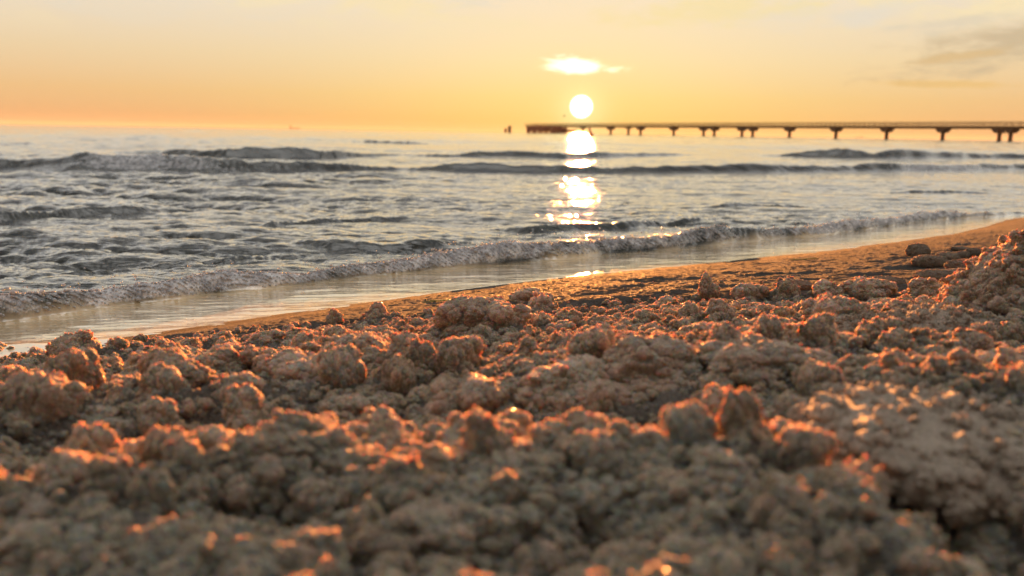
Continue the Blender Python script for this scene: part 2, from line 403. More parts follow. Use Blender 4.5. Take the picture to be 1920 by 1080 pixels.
tha = np.radians(np.r_[np.linspace(-72, -33, 70), np.linspace(-32.7, 32.7, 1000), np.linspace(33, 72, 70)])
da = np.r_[np.geomspace(0.9, 40, 940), np.geomspace(40.4, 9000, 240)]
TH, DD = np.meshgrid(tha, da)
X, Y = DD * np.sin(TH), DD * np.cos(TH)
ft = foot(X); off = Y - ft                      # distance seaward of the shore break's foot
calm = sm(off, -0.05, 0.5)                      # 0 on the swash sheet, 1 in open water
leftish = 0.45 + 0.75 * sm(-X / np.maximum(Y, 1), -0.05, 0.45)
zone = 0.35 + 0.65 * np.exp(-((np.log(np.maximum(Y, .5)) - math.log(4.2)) / 0.55) ** 2)
gust = np.clip(0.9 + 1.2 * fbm(X * 0.35, Y * 0.5, 44, 3), 0.35, 1.9)
aA = 0.0165 * calm * leftish * (0.55 + 0.45 * zone) * gust
aB = 0.0085 * calm * leftish * zone * gust * (DD < 60)
aC = (0.0018 * calm * gust + 0.0003) * np.clip(1 - DD / 25, 0, 1)
aD = 0.030 * sm(DD, 14, 45) * np.clip(1.2 - DD / 1500, 0.2, 1)
aA = aA * np.clip(1.15 - DD / 70, 0, 1)
Hs = np.zeros_like(X); Hx = np.zeros_like(X); Hy = np.zeros_like(X)
for T, a, ch in ((TA, aA, 1.25), (TB, aB, 1.2), (TC, aC, 0.8), (TD, aD, 1.0)):
    Hs += a * samp(T[0], T[3], X, Y); Hx += a * ch * samp(T[1], T[3], X, Y); Hy += a * ch * samp(T[2], T[3], X, Y)
foam = np.zeros_like(X)
lump = 0.55 * worley2(X * 9 + .7 * vnoise(X * 20, Y * 20, 2), Y * 9, 21) + 0.3 * worley2(X * 24, Y * 24, 22) + 0.15 * worley2(X * 60, Y * 60, 23)
for (cx, cy, ch), fm in SWC:
    yb_ = np.interp(X, cx, cy) + 0.10 * np.interp(X, cx, cy) * 0.12 * fbm(X * 1.2, X * 0 + cy[0], 9, 3)
    H = 0.80 * np.interp(X, cx, ch, left=0, right=0) * (1 + 0.8 * fbm(X * 1.5, X * 0 + 2 * cy[0], 17, 4))
    tt = (Y - yb_)
    front = 1.7 * H + 1e-4
    prof = np.where(tt < front, sm(tt, 0, 1) * 0 + sm(tt / front, 0, 1), np.exp(-np.maximum(tt - front, 0) / (4.5 * H + 1e-4)))
    inside = (X > cx[0] - .5) & (X < cx[-1] + .5)
    Hs += H * prof * inside
    if fm > 0:
        far = 4.0 / np.maximum(Y, 4.0)
        br = fm * sm(fbm(X * 0.8, Y * 0.2, 71, 3), -0.25, 0.15) if fm < 1 else 0.25 + 0.75 * sm(fbm(X * 0.55, Y * 0.2, 73, 3), -0.2, 0.2)
        msk = sm(tt / front, -0.5, 0.2) * sm(tt / front, 1.9, 0.9) * inside * (H > 0.02)
        fl = 0.5 * worley2(X * 5, Y * 5, 31) + 0.5 * worley2(X * 14, Y * 14, 32)
        Hs += msk * br * fl * 0.35 * H
        foam = np.maximum(foam, msk * br * (0.2 + 0.7 * fl))
# shore break
H = np.interp(X, sbx, sbh) * (1 + 0.8 * fbm(X * 2.6, X * 0 + 8.1, 19, 4)) * 0.64
yb_ = ft
tt = off - 0.05 * fbm(X * 6, Y * 6, 27, 3)
front = 0.9 * H + 0.02
prof = np.where(tt < front, sm(tt / front, -0.05, 1), np.exp(-np.maximum(tt - front, 0) / (3.6 * H + 0.01)))
Hs += H * prof
msk = sm(tt / front, -0.25, 0.25) * sm(tt / front, 3.2, 1.2) * sm(H, 0.006, 0.02)
jag = 0.5 * worley2(X * 15 + 2 * vnoise(X * 9, Y * 9, 5), Y * 15, 41) + 0.3 * worley2(X * 38, Y * 38, 42) + 0.2 * worley2(X * 90, Y * 90, 43)
Hs += msk * (jag - 0.25) * 0.40 * H
foam = np.maximum(foam, msk * np.clip(0.12 + 0.75 * jag + 0.9 * fbm(X * 2.6, Y * 2.6, 29, 3), 0, 1))
trail = sm(tt / front, 8, 2) * sm(tt, 0, 0.02) * 0.35 * sm(fbm(X * 7, Y * 7, 51, 4), 0.02, 0.3)
foam = np.maximum(foam, trail)
lace = sm(off, 0.1, 0.5) * sm(Y, 16, 7) * 0.14 * sm(fbm(X * 2.6 + fbm(X * 5, Y * 5, 3, 2), Y * 5.2, 57, 4), -0.05, 0.4)
foam = np.maximum(foam, lace)
# swash sheet: climbs the beach, thin ripples, a lacy edge on the left
fz = film(X, Y)
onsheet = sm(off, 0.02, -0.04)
Hs += np.where(off < 0.0, fz, 0.0)
rip = fbm(X * 7 + Y * 2, Y * 26, 55, 3)
Hs += onsheet * 0.0016 * rip * (0.6 + 0.9 * sm(-X, -0.3, 0.8))
land = yw(X) - Y                                 # beyond the water line the sheet dives under the sand
Hs = np.where(land > 0, Hs - 0.08 * np.minimum(land, 1.0) - 0.5 * np.maximum(land - 0.1, 0), Hs)
Z = Hs

def water_material():
    m, g_, o = mat_new('sea_water')
    geo = g_.n('ShaderNodeNewGeometry'); v = geo.outputs['Position']
    a = g_.n('ShaderNodeAttribute', attribute_name='foam').outputs['Fac']
    sh = g_.n('ShaderNodeAttribute', attribute_name='sheet').outputs['Fac']
    b = g_.n('ShaderNodeBsdfPrincipled')
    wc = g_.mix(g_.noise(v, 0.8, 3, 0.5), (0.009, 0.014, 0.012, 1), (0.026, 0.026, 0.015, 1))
    wc = g_.mix(sh, wc, (0.88, 0.68, 0.42, 1))  # cream sheet: sand seen through, plus sky reflection painted into the colour
    g_.put(b.inputs['Base Color'], wc)
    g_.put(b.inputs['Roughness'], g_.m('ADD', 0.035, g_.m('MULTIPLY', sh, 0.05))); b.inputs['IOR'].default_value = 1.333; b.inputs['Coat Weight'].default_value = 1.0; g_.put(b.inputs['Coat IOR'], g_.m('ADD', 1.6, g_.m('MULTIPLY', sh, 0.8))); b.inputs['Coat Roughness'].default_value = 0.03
    mp = g_.n('ShaderNodeMapping'); mp.inputs['Scale'].default_value = (0.28, 1.9, 1); g_.nt.links.new(v, mp.inputs[0])
    n1_ = g_.noise(mp.outputs[0], 5.0, 5, 0.6, 0.3); n2_ = g_.noise(mp.outputs[0], 38, 3, 0.55)
    bp = g_.n('ShaderNodeBump'); g_.put(bp.inputs['Strength'], g_.m('SUBTRACT', 0.75, g_.m('MULTIPLY', sh, 0.60))); bp.inputs['Distance'].default_value = 0.03
    g_.put(bp.inputs['Height'], n1_)
    bp2 = g_.n('ShaderNodeBump'); g_.put(bp2.inputs['Strength'], g_.m('SUBTRACT', 0.45, g_.m('MULTIPLY', sh, 0.30))); bp2.inputs['Distance'].default_value = 0.004
    g_.put(bp2.inputs['Height'], n2_); g_.nt.links.new(bp.outputs[0], bp2.inputs['Normal'])
    g_.nt.links.new(bp2.outputs[0], b.inputs['Normal']); g_.nt.links.new(bp2.outputs[0], b.inputs['Coat Normal'])
    fo = g_.n('ShaderNodeBsdfPrincipled')
    vo = g_.n('ShaderNodeTexVoronoi', feature='F1'); g_.put(vo.inputs['Vector'], v); vo.inputs['Scale'].default_value = 130
    g_.put(fo.inputs['Base Color'], g_.mix(g_.smooth(g_.noise(v, 30, 4, 0.6), 0.35, 0.65), (0.42, 0.42, 0.46, 1), (0.95, 0.94, 0.97, 1)))
    fo.inputs['Roughness'].default_value = 0.2; fo.inputs['Subsurface Weight'].default_value = 0.0
    b3 = g_.n('ShaderNodeBump'); b3.inputs['Strength'].default_value = 1.0; b3.inputs['Distance'].default_value = 0.006
    g_.put(b3.inputs['Height'], g_.m('SUBTRACT', 1.0, vo.outputs['Distance'])); g_.nt.links.new(b3.outputs[0], fo.inputs['Normal'])
    br_ = g_.noise(v, 22, 5, 0.65)
    f = g_.smooth(g_.m('ADD', a, g_.m('MULTIPLY', g_.m('SUBTRACT', br_, 0.5), 1.6)), 0.42, 0.85)
    mx = g_.n('ShaderNodeMixShader'); g_.put(mx.inputs[0], g_.m('MULTIPLY', f, 0.85)); g_.nt.links.new(b.outputs[0], mx.inputs[1]); g_.nt.links.new(fo.outputs[0], mx.inputs[2])
    g_.nt.links.new(mx.outputs[0], o.inputs[0]); return m
M_WATER = water_material()
SX, SY = X + Hx, Y + Hy
def surf_normals(A_, B_, C_):
    P_ = np.stack([A_, B_, C_], -1); n = np.cross(np.gradient(P_, axis=1), np.gradient(P_, axis=0)); n /= np.maximum(np.linalg.norm(n, axis=-1, keepdims=True), 1e-12)
    return n * np.sign(n[..., 2:3] + 1e-9)
rows = np.flatnonzero((msk > 0.02).any(axis=1)); r1, r2 = max(rows[0] - 3, 0), rows[-1] + 4
for sc, am in ((14, 0.0190), (38, 0.0080), (95, 0.0022)):
    n = surf_normals(SX[r1:r2], SY[r1:r2], Z[r1:r2]); P_ = np.stack([SX[r1:r2], SY[r1:r2], Z[r1:r2]], -1)
    ww = np.zeros(P_.shape[:2]); sel = msk[r1:r2] > 0.02
    q_ = P_[sel] + 0.02 * np.sin(P_[sel][:, [1, 2, 0]] * 37)
    ww[sel] = (worley3(q_ * sc, int(sc)) - 0.3)
    dsp = n * (ww * am * msk[r1:r2] * np.clip(H[r1:r2] / 0.045, 0.3, 1.6))[..., None]
    SX[r1:r2] += dsp[..., 0]; SY[r1:r2] += dsp[..., 1]; Z[r1:r2] += dsp[..., 2]
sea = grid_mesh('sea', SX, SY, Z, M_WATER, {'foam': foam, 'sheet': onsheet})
tag(sea, kind='structure', label='choppy evening sea breaking on the sand', cat='sea')

# bubbles and drops thrown up along the shore break
def icosphere(sub):
    import bmesh
    bm = bmesh.new(); bmesh.ops.create_icosphere(bm, subdivisions=sub, radius=1.0)
    co = np.array([v.co[:] for v in bm.verts]); fc = np.array([[v.index for v in f.verts] for f in bm.faces]); bm.free(); return co, fc
ic2, if2 = icosphere(2)
msel = (foam.ravel() > 0.45) & (off.ravel() < 0.35) & (off.ravel() > -0.05) & (np.abs(TH.ravel()) < 0.62)
ids = np.flatnonzero(msel); wgt = (DD.ravel()[ids] ** 2); ids = rng.choice(ids, 5200, replace=False, p=wgt / wgt.sum())
bx = SX.ravel()[ids]; by = SY.ravel()[ids]; bz = Z.ravel()[ids]
rad = 0.0013 * np.exp(np.abs(rng.normal(size=len(ids))) * 0.55)
hop = np.where(rng.random(len(ids)) < 0.10, rng.exponential(0.012, len(ids)), 0)
cen = np.stack([bx, by - 0.001, bz + hop + rad * 0.4], -1)
vv = (cen[:, None, :] + ic2[None] * rad[:, None, None] * np.array([1.15, 1, 0.9])).reshape(-1, 3)
ff = (if2[None] + (np.arange(len(ids)) * len(ic2))[:, None, None]).reshape(-1, 3)
m, g_, o = mat_new('foam_bubble'); b = g_.n('ShaderNodeBsdfPrincipled')
b.inputs['Base Color'].default_value = (0.62, 0.62, 0.66, 1); b.inputs['Roughness'].default_value = 0.12; b.inputs['IOR'].default_value = 1.33
b.inputs['Transmission Weight'].default_value = 0.35
g_.nt.links.new(b.outputs[0], o.inputs[0])
tag(raw_mesh('sea_foam', vv, ff, m), kind='stuff', label='spray drops and bubbles along the shore break', cat='foam')

# ------------------------------------------------------------------ sand clumps
def clump_mesh(name, sub, seed, mat, sq=0.78, rough=1.0, peak=0.0, low=0.35, fine=1.0):
    co, fc = icosphere(sub); rs = np.random.default_rng(seed); o_ = rs.random(3) * 50
    def normals(p):
        n = np.cross(p[fc[:, 1]] - p[fc[:, 0]], p[fc[:, 2]] - p[fc[:, 0]])
        vn = np.zeros_like(p)
        for k in range(3): np.add.at(vn, fc[:, k], n)
        return vn / np.maximum(np.linalg.norm(vn, axis=1, keepdims=True), 1e-9)
    p = co.copy()
    f1 = worley3(p * 0.9 + o_, seed); p = p * (1 - low * 0.6 + low * f1)[:, None]
    p[:, 2] *= sq
    if peak: p[:, 2] += peak * np.exp(-((p[:, 0] - .1) ** 2 + (p[:, 1]) ** 2) / 0.12) * (p[:, 2] > 0)
    for sc, am in ((2.0, 0.22), (4.2, 0.13), (9.0, 0.075 * fine), (19.0, 0.040 * fine), (38, 0.020 * fine)):
        if sc > 30 and sub < 6: continue
        n = normals(p); f = worley3(p * sc + o_ * 1.3, seed + int(sc * 10)); p = p + n * (am * rough * (f - 0.35))[:, None]
    ob = raw_mesh(name, p, fc, mat); return ob
def pts3(p, s):
    w_ = worley3(p, s); return 1 - np.sqrt(np.clip(1 - w_ ** 2, 0, 1)) * 1.0
def displaced(sub, seed, sq=0.8, rough=1.0, low=0.35, octs=((2.0, 0.24), (4.5, 0.15), (10.0, 0.09), (21.0, 0.05))):
    co, fc = icosphere(sub); rs = np.random.default_rng(seed); o_ = rs.random(3) * 50
    def normals(p):
        n = np.cross(p[fc[:, 1]] - p[fc[:, 0]], p[fc[:, 2]] - p[fc[:, 0]]); vn = np.zeros_like(p)
        for k in range(3): np.add.at(vn, fc[:, k], n)
        return vn / np.maximum(np.linalg.norm(vn, axis=1, keepdims=True), 1e-9)
    p = co * (1 - low * 0.6 + low * worley3(co * 0.9 + o_, seed))[:, None]; p[:, 2] *= sq
    for sc, am in octs:
        w_ = worley3(p * sc + o_ * 1.3, seed + int(sc * 10))
        if sc > 3: w_ = 0.4 * w_ + 0.9 * (1 - np.sqrt(np.clip(1 - w_ ** 2, 0, 1)))
        p = p + normals(p) * (am * rough * (w_ - 0.35))[:, None]
    p += rs.normal(size=p.shape) * (0.03 if sub < 5 else 0.012) * rough
    return p, fc
ic1, if1 = icosphere(1)
BL4 = [displaced(4, 500 + k, 0.9, 1.3, 0.7, ((1.5, .5), (3.4, .34), (8, .17))) for k in range(5)]
BL3 = [displaced(3, 520 + k, 0.9, 1.3, 0.7, ((1.5, .5), (3.5, .34))) for k in range(5)]
def composite(name, seed, nb, core_sub, mat, sq=0.8, rough=1.0, low=0.4, lo=0.09, hi=0.42, peak=0.0, out=0.25, pw=2.0, ngr=900, gr=0.055):
    """a core with many crumbs of sand stuck to it, as one mesh"""
    rs = np.random.default_rng(seed); p, fc = displaced(core_sub, seed, sq, rough, low)
    if peak: p[:, 2] += peak * np.exp(-((p[:, 0] - .1) ** 2 + p[:, 1] ** 2) / 0.10) * (p[:, 2] > 0)
    V = [p]; Q = [fc]; n0 = len(p); anchors = p; arad = None
    cen = []; rr = []
    for k in range(nb):
        r = lo + (hi - lo) * rs.random() ** (pw * 2.2)
        if rs.random() < 0.35 and cen:
            j = rs.integers(len(cen)); d = rs.normal(size=3); d[2] = abs(d[2]); d /= np.linalg.norm(d); c = cen[j] + d * rr[j] * .9; r = min(r, rr[j] * .75)
        else:
            c = p[rs.integers(len(p))] * (1 + out * r)
            if c[2] < -0.35 * sq: c = c * np.array([1, 1, -1])
        cen.append(c); rr.append(r)
        bp_, bf_ = (BL4 if r > 0.17 and core_sub > 4 else BL3)[rs.integers(5)]
        q_ = rs.normal(size=(3, 3)); q_, _ = np.linalg.qr(q_)
        if np.linalg.det(q_) < 0: q_[:, 0] *= -1
        V.append((bp_ * rs.uniform(.75, 1.2, 3)) @ q_.T * r + c); Q.append(bf_ + n0); n0 += len(bp_)
    # single grains and tiny aggregates all over
    allp = np.concatenate(V); cnt = ngr; c = allp[rs.integers(len(allp), size=cnt)]
    d = c / np.maximum(np.linalg.norm(c, axis=1, keepdims=True), 1e-6)
    r = gr * np.exp(rs.normal(size=cnt) * 0.45)
    tuft = vnoise(c[:, 0] * 5 + 9, c[:, 1] * 5 + c[:, 2] * 6, seed)          # grains gather in tufts
    c = c + d * (r * 0.5 + gr * 2.2 * np.clip(tuft + .1, 0, 1) * rs.random(cnt))[:, None]
    gv = ic1[None] * (1 + 0.28 * rs.normal(size=(cnt, len(ic1), 1))) * (r[:, None, None] * rs.uniform(.7, 1.3, (cnt, 1, 3))) + c[:, None, :]
    V.append(gv.reshape(-1, 3)); Q.append((if1[None] + (np.arange(cnt) * len(ic1))[:, None, None]).reshape(-1, 3) + n0)
    return raw_mesh(name, np.concatenate(V), np.concatenate(Q), mat)
BL2 = [displaced(2, 540 + k, 0.9, 1.3, 0.7, ((1.5, .5), (3.5, .3))) for k in range(6)]
def fluffy(name, seed, nb, mat, ngr, gr, flat=0.85, spire=0.0, rmin=0.06, nbase=7, r0_=0.36, dome=False):
    """wet sand dribbled and kicked into a loose branching lump"""
    rs = np.random.default_rng(seed); cen = []; rr = []
    for k in range(nbase):
        a = rs.random() * 6.28; q_ = 0.5 * math.sqrt(rs.random()); q_ = q_ * 1.9 if dome else q_; cen.append(np.array([q_ * math.cos(a), q_ * math.sin(a), rs.uniform(-.25, .25) if not dome else flat * (1 - q_ ** 1.6) * .9 - .12])); rr.append(r0_ * rs.uniform(.7, 1.1))
    while len(cen) < nb:
        j = rs.integers(len(cen)) if rs.random() < .6 else rs.integers(max(0, len(cen) - 40), len(cen))
        d = cen[j] * .8 + rs.normal(size=3) * .75 + np.array([0, 0, .28]); d /= np.linalg.norm(d)
        r = max(rmin, rr[j] * rs.uniform(.5, .95)) * (1 if rs.random() < .8 else .6)
        c = cen[j] + d * (rr[j] * .8 + r * .55)
        lim = 1.0 + spire * np.exp(-((c[0] ** 2 + c[1] ** 2) / .06)) if c[2] > 0 else 1.0
        if dome and c[2] > flat * (1 - math.hypot(c[0], c[1]) ** 1.6) + .20: continue
        if math.hypot(c[0], c[1]) > 1.05 or c[2] > flat * lim * math.sqrt(max(1 - (c[0] ** 2 + c[1] ** 2) * .6, .1)) or c[2] < -.6: continue
        cen.append(c); rr.append(r)
    if spire:
        for k in range(7): cen.append(np.array([.10 + .05 * rs.normal(), .04 * rs.normal(), .55 + .085 * k])); rr.append(.26 - .018 * k)
    V = []; Q = []; n0 = 0
    for c, r in zip(cen, rr):
        bp_, bf_ = (BL4 if r > 0.2 and nb > 150 else BL3 if r > .11 else BL2)[rs.integers(5)]
        q_, _ = np.linalg.qr(rs.normal(size=(3, 3)))
        if np.linalg.det(q_) < 0: q_[:, 0] *= -1
        V.append((bp_ @ q_.T * rs.uniform(.75, 1.3, 3)) * r * 1.12 + c); Q.append(bf_ + n0); n0 += len(bp_)
    allp = np.concatenate(V); c = allp[rs.integers(len(allp), size=ngr)]
    r = gr * np.exp(rs.normal(size=ngr) * 0.45); c = c + rs.normal(size=c.shape) * gr * 1.0
    gv = ic1[None] * (1 + 0.28 * rs.normal(size=(ngr, len(ic1), 1))) * (r[:, None, None] * rs.uniform(.7, 1.3, (ngr, 1, 3))) + c[:, None, :]
    V.append(gv.reshape(-1, 3)); Q.append((if1[None] + (np.arange(ngr) * len(ic1))[:, None, None]).reshape(-1, 3) + n0)
    return raw_mesh(name, np.concatenate(V), np.concatenate(Q), mat)
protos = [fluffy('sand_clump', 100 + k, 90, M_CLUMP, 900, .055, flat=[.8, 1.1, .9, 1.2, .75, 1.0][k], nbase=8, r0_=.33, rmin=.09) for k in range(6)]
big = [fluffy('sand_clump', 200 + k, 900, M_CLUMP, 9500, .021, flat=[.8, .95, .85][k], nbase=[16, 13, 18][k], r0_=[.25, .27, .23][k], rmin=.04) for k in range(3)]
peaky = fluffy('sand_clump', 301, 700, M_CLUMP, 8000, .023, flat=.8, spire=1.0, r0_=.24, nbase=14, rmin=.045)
smooth_a = composite('sand_mound', 302, 6, 5, M_MOUND, sq=.62, rough=0.22, low=0.25, lo=.04, hi=.15, ngr=6000, gr=.022)
green = clump_mesh('sand_mound', 6, 303, M_GREEN, sq=.40, rough=0.16, low=0.2, fine=2.4)
slab = composite('sand_mound', 304, 520, 6, M_GREY, sq=.30, rough=0.22, low=0.15, lo=.015, hi=.07, pw=1.0, ngr=14000, gr=.009)
pile = fluffy('sand_pile', 305, 5200, M_CLUMP, 30000, .0095, flat=.95, rmin=.020, nbase=900, r0_=.055, dome=True)
unused = set(o_.name for o_ in protos + big + [peaky, smooth_a, green, slab, pile])

# px, py of the centre, half width px, prototype, (sx, sy, sz), label
K = 'clump'
PLACES = [
 (1325, 552, 23, 'peaky', (1, 1, 1.25), 'pointed sand clump rising like a spire at the far edge below the pier'),
 (1405, 556, 34, 'b0', (1, 1, .9), 'round brown sand clump just right of the pointed spire clump'),
 (1472, 552, 30, 'b2', (1, 1, 1.25), 'tall orange-lit sand clump leaning beside the round brown one, far edge'),
 (1558, 548, 32, 'b1', (1, 1, .9), 'crusty sand clump glowing orange on top between the tall clump and the grey saddle'),
 (1640, 548, 42, 'b0', (1.1, 1, .8), 'broad grey crumbly clump with thin orange rim under the row of small mounds'),
 (1742, 545, 36, 'b2', (1.1, 1, .9), 'orange-topped sand clump nearest left of the big right-hand pile'),
 (1262, 578, 38, 'b1', (1, 1, .95), 'brown sand clump left of the pointed spire clump, one row nearer'),
 (1575, 606, 58, 'b0', (1, 1, 1.05), 'large round clump with glowing orange crown in front of the tall leaning clump'),
 (1705, 628, 46, 'b2', (1.1, 1, .85), 'orange-tipped clump standing on the edge of the pale flat sand at the right'),
 (1822, 648, 50, 'b1', (1, 1, .9), 'ragged grey sand clump without orange light beside the right edge'),
 (1905, 585, 26, 'b2', (1, 1, 1.1), 'small orange-glowing clump cut by the right edge below the green mound'),
 (900, 604, 78, 'b0', (1.1, 1, .85), 'biggest brown sand clump in the middle, close below the smooth sand'),
 (976, 645, 46, 'b2', (1, 1, .9), 'orange-rimmed clump at the lower right foot of the biggest middle clump'),
 (776, 655, 46, 'b1', (1, 1, .95), 'dark domed clump with an orange halo left of the biggest middle clump'),
 (700, 598, 26, 'p0', (1, 1, 1), 'little dark clump standing near the water left of centre'),
 (625, 606, 17, 'p1', (.9, 1, 1.2), 'small upright orange-edged crumb of sand alone on grey damp sand'),
 (1020, 580, 30, 'p2', (1, 1, 1.1), 'upright brown clump touching the right side of the biggest middle clump'),
 (985, 552, 34, 'p3', (1.1, 1, .7), 'dark low clump against the smooth sand directly below the sun glint'),
 (128, 668, 62, 'b2', (1, 1, 1.0), 'tall brown clump with orange sides standing against the water at far left'),
 (345, 668, 52, 'b1', (1.1, 1, .65), 'wide flat dark clump with an orange lip right of the tall left-hand clump'),
 (560, 705, 84, 'b0', (1.1, 1, .75), 'big hollow-looking dark clump under an orange rim, left of centre'),
 (655, 695, 40, 'b2', (1, 1, .8), 'grey clump tucked against the right side of the hollow-looking one'),
 (432, 742, 52, 'b1', (1, 1, 1.0), 'round brown clump with bright orange back below the hollow-looking clump'),
 (545, 762, 36, 'b2', (1, 1, .8), 'small orange-topped clump between the round brown clump and the flat wide one'),
 (645, 765, 50, 'b0', (1.1, 1, .7), 'flat wide clump with orange crest above the dark hollow'),
 (62, 770, 78, 'b0', (.9, 1, 1.15), 'strongly orange-lit lump of sand at the left edge'),
 (155, 800, 60, 'b1', (1.2, 1, .6), 'low orange-lit lump touching the strongly lit one at the left edge'),
 (880, 750, 80, 'b1', (1, 1, .9), 'grey-brown clump with orange right shoulder below the biggest middle clump'),
 (745, 826, 62, 'b0', (1.1, 1, .6), 'low clump with flat orange top in the middle of the foreground'),
 (632, 880, 68, 'b2', (1, 1, .7), 'blurred clump with bright orange top overhanging a dark hollow'),
 (462, 930, 72, 'b1', (1, 1, .85), 'blurred mound with one bright orange cap above the darkest hollow'),
 (1230, 700, 110, 'b2', (1.2, 1, .8), 'left end of the long orange-crested ridge, dark face towards the viewer'),
 (1440, 690, 100, 'b0', (1.2, 1, .75), 'right end of the long orange-crested ridge, brown and crumbly'),
 (1080, 745, 105, 'b1', (1.1, 1, .85), 'large dark-faced clump left of the long ridge, orange on top'),
 (810, 1000, 100, 'b0', (1.1, 1, .7), 'blurred tan clump with a brown hollow at the bottom, left of centre'),
 (1380, 905, 90, 'b2', (1.1, 1, .8), 'blurred tan clump at the upper end of the light ridge, bottom right'),
 (60, 985, 90, 'b1', (1.1, 1, .7), 'blurred orange-lit clump at the bottom left corner'),
]
PLACES += [(1842, 522, 34, 'b1', (1, 1, .9), 'dark crumbly clump at the left foot of the big pile'), (1895, 500, 40, 'b2', (1, 1, 1), 'orange-edged clump on the left shoulder of the big pile'), (1868, 548, 34, 'b0', (1.1, 1, .7), 'low shadowed clump between the big pile and the green mound')]
MOUNDS = [
 (1724, 474, 19, 'smooth', (1, 1, 1.15), 'dark dome-shaped sand mound highest and farthest on the smooth sand'),
 (1780, 487, 18, 'smooth', (1.1, 1, 1), 'brown mound between the farthest dark dome and the pair of small lumps'),
 (1748, 492, 24, 'smooth', (1.2, 1, .8), 'low grey mound in front of the farthest dark dome'),
 (1812, 498, 24, 'smooth', (1.2, 1, .8), 'dark oval mound touching the foot of the big pile'),
 (1828, 476, 14, 'smooth', (1, 1, 1.1), 'small round lump nearest the pile, one of a close pair'),
 (1808, 480, 12, 'smooth', (1, 1, 1), 'smallest lump, left one of the close pair by the pile'),
 (1802, 466, 11, 'smooth', (1.4, 1, .6), 'tiny flat lump behind the close pair'),
 (1795, 510, 22, 'smooth', (1.3, 1, .55), 'lowest flat oval mound in front of the dark oval one'),
 (1758, 516, 26, 'smooth', (1.3, 1, .7), 'grey shadowed mound at the near end of the row of mounds'),
 (1665, 524, 24, 'smooth', (1.3, 1, .6), 'smooth brown saddle of sand behind the broad grey clump'),
 (1495, 536, 24, 'smooth', (1.2, 1, .7), 'smooth dark mound behind the tall leaning clump'),
 (1880, 566, 48, 'green', (1.4, 1, .8), 'greenish low mound below the big pile at the right edge'),
 (1800, 606, 92, 'slab', (1.2, 1.2, 1.3), 'smooth grey sloping mound above the ragged grey clump'),
 (1640, 618, 70, 'slab', (1.2, 1, 1.3), 'smooth grey slope running down between the large round clump and the sloping mound'),
 (1800, 790, 205, 'slab', (1.15, 1.5, 1.0), 'pale wide flattened mound filling the right foreground'),
 (1972, 540, 155, 'pile', (1.0, 1.0, .98), 'big crumbly sand pile with orange edge at the right border of the view'),
]
PM = {'peaky': peaky, 'smooth': smooth_a, 'green': green, 'slab': slab, 'pile': pile,
      'b0': big[0], 'b1': big[1], 'b2': big[2], **{'p%d' % i: protos[i] for i in range(6)}}
def place(px, py, hw, kind, sc, label, cat, group):
    src = PM[kind]
    if src.name in unused: o_ = src; unused.discard(src.name)
    else: o_ = src.copy(); COL.objects.link(o_)
    p = hit(px, py + hw * 0.45, ground1); D = float(np.dot(p - CAM, fw)); r = hw / F * D * (0.98 if kind not in ('smooth', 'slab', 'green', 'pile') else 1.0)
    p = p + np.array([0, r * 0.5, 0]); z = float(ground1(np.array([p[0]]), np.array([p[1]]))[0])
    sink = {'smooth': .05, 'green': .05, 'slab': .36}.get(kind, .18)
    o_.scale = (r * sc[0], r * sc[1], r * sc[2]); o_.rotation_euler = (0, 0, random.uniform(0, 6.28))
    # keep the stretch across the view: un-rotate when it is strong
    if abs(sc[0] - sc[1]) > .15: o_.rotation_euler[2] = random.choice([0, math.pi]) + random.uniform(-.15, .15)
    o_.location = (p[0], p[1], z + r * sc[2] * (0.45 - sink))
    tag(o_, label, cat, group)
    return o_
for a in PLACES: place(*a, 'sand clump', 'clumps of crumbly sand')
for a in MOUNDS: place(*a, 'sand pile' if a[3] == 'pile' else 'sand mound', 'smooth sand mounds' if a[3] != 'pile' else None)
for nm in list(unused):
    pass

# the uncountable small crumbs: one object, points that carry copies of the clump meshes
def lerp_pts(n):
    """crumb positions spread over the trampled zone, even in the picture and in the world by halves"""
    th_ = rng.uniform(-0.75, 0.75, n); d_ = np.exp(rng.uniform(math.log(0.22), math.log(2.6), n))
    return d_ * np.sin(th_), d_ * np.cos(th_)
xs, ys = lerp_pts(150000)
edge = tz(xs) - ys
fine = np.arange(len(xs)) > 22000                       # the first part: lumps; the rest: small crumbs and grains
clus = fbm(xs * 13, ys * 13, 81, 3)
keep = (edge > 0) & (rng.random(len(xs)) < np.where(fine, np.clip(0.55 + clus, .1, 1), np.clip(0.55 + 2.2 * clus, 0.10, 1))) & (rng.random(len(xs)) < np.clip(0.3 + edge * 5, 0, 1))
stray = fine & (edge > -0.5) & (edge < 0.05) & (yw(xs) - ys > 0.15) & (rng.random(len(xs)) < 0.015)
keep |= stray
xs, ys, edge, fine, clus = xs[keep], ys[keep], edge[keep], fine[keep], clus[keep]; D_ = np.hypot(xs, ys)
rad = np.where(fine, 0.0014 * np.exp(rng.normal(size=len(xs)) * 0.5) + 0.0005, np.clip(0.0030 * rng.pareto(1.6, len(xs)) + 0.003, 0.003, 0.010))
rad = np.where(fine, rad, rad * np.clip(0.7 + 1.3 * fbm(xs * 7, ys * 7, 85, 2), 0.4, 1.6) * (0.5 + 0.5 * sm(edge, 0.02, 0.5)))
rad = np.minimum(rad, 0.035 * D_)
zs = ground(xs, ys) + rad * 0.4 + np.where(fine, 0, 0.018 * np.clip(clus, 0, .6) * rng.random(len(xs)))
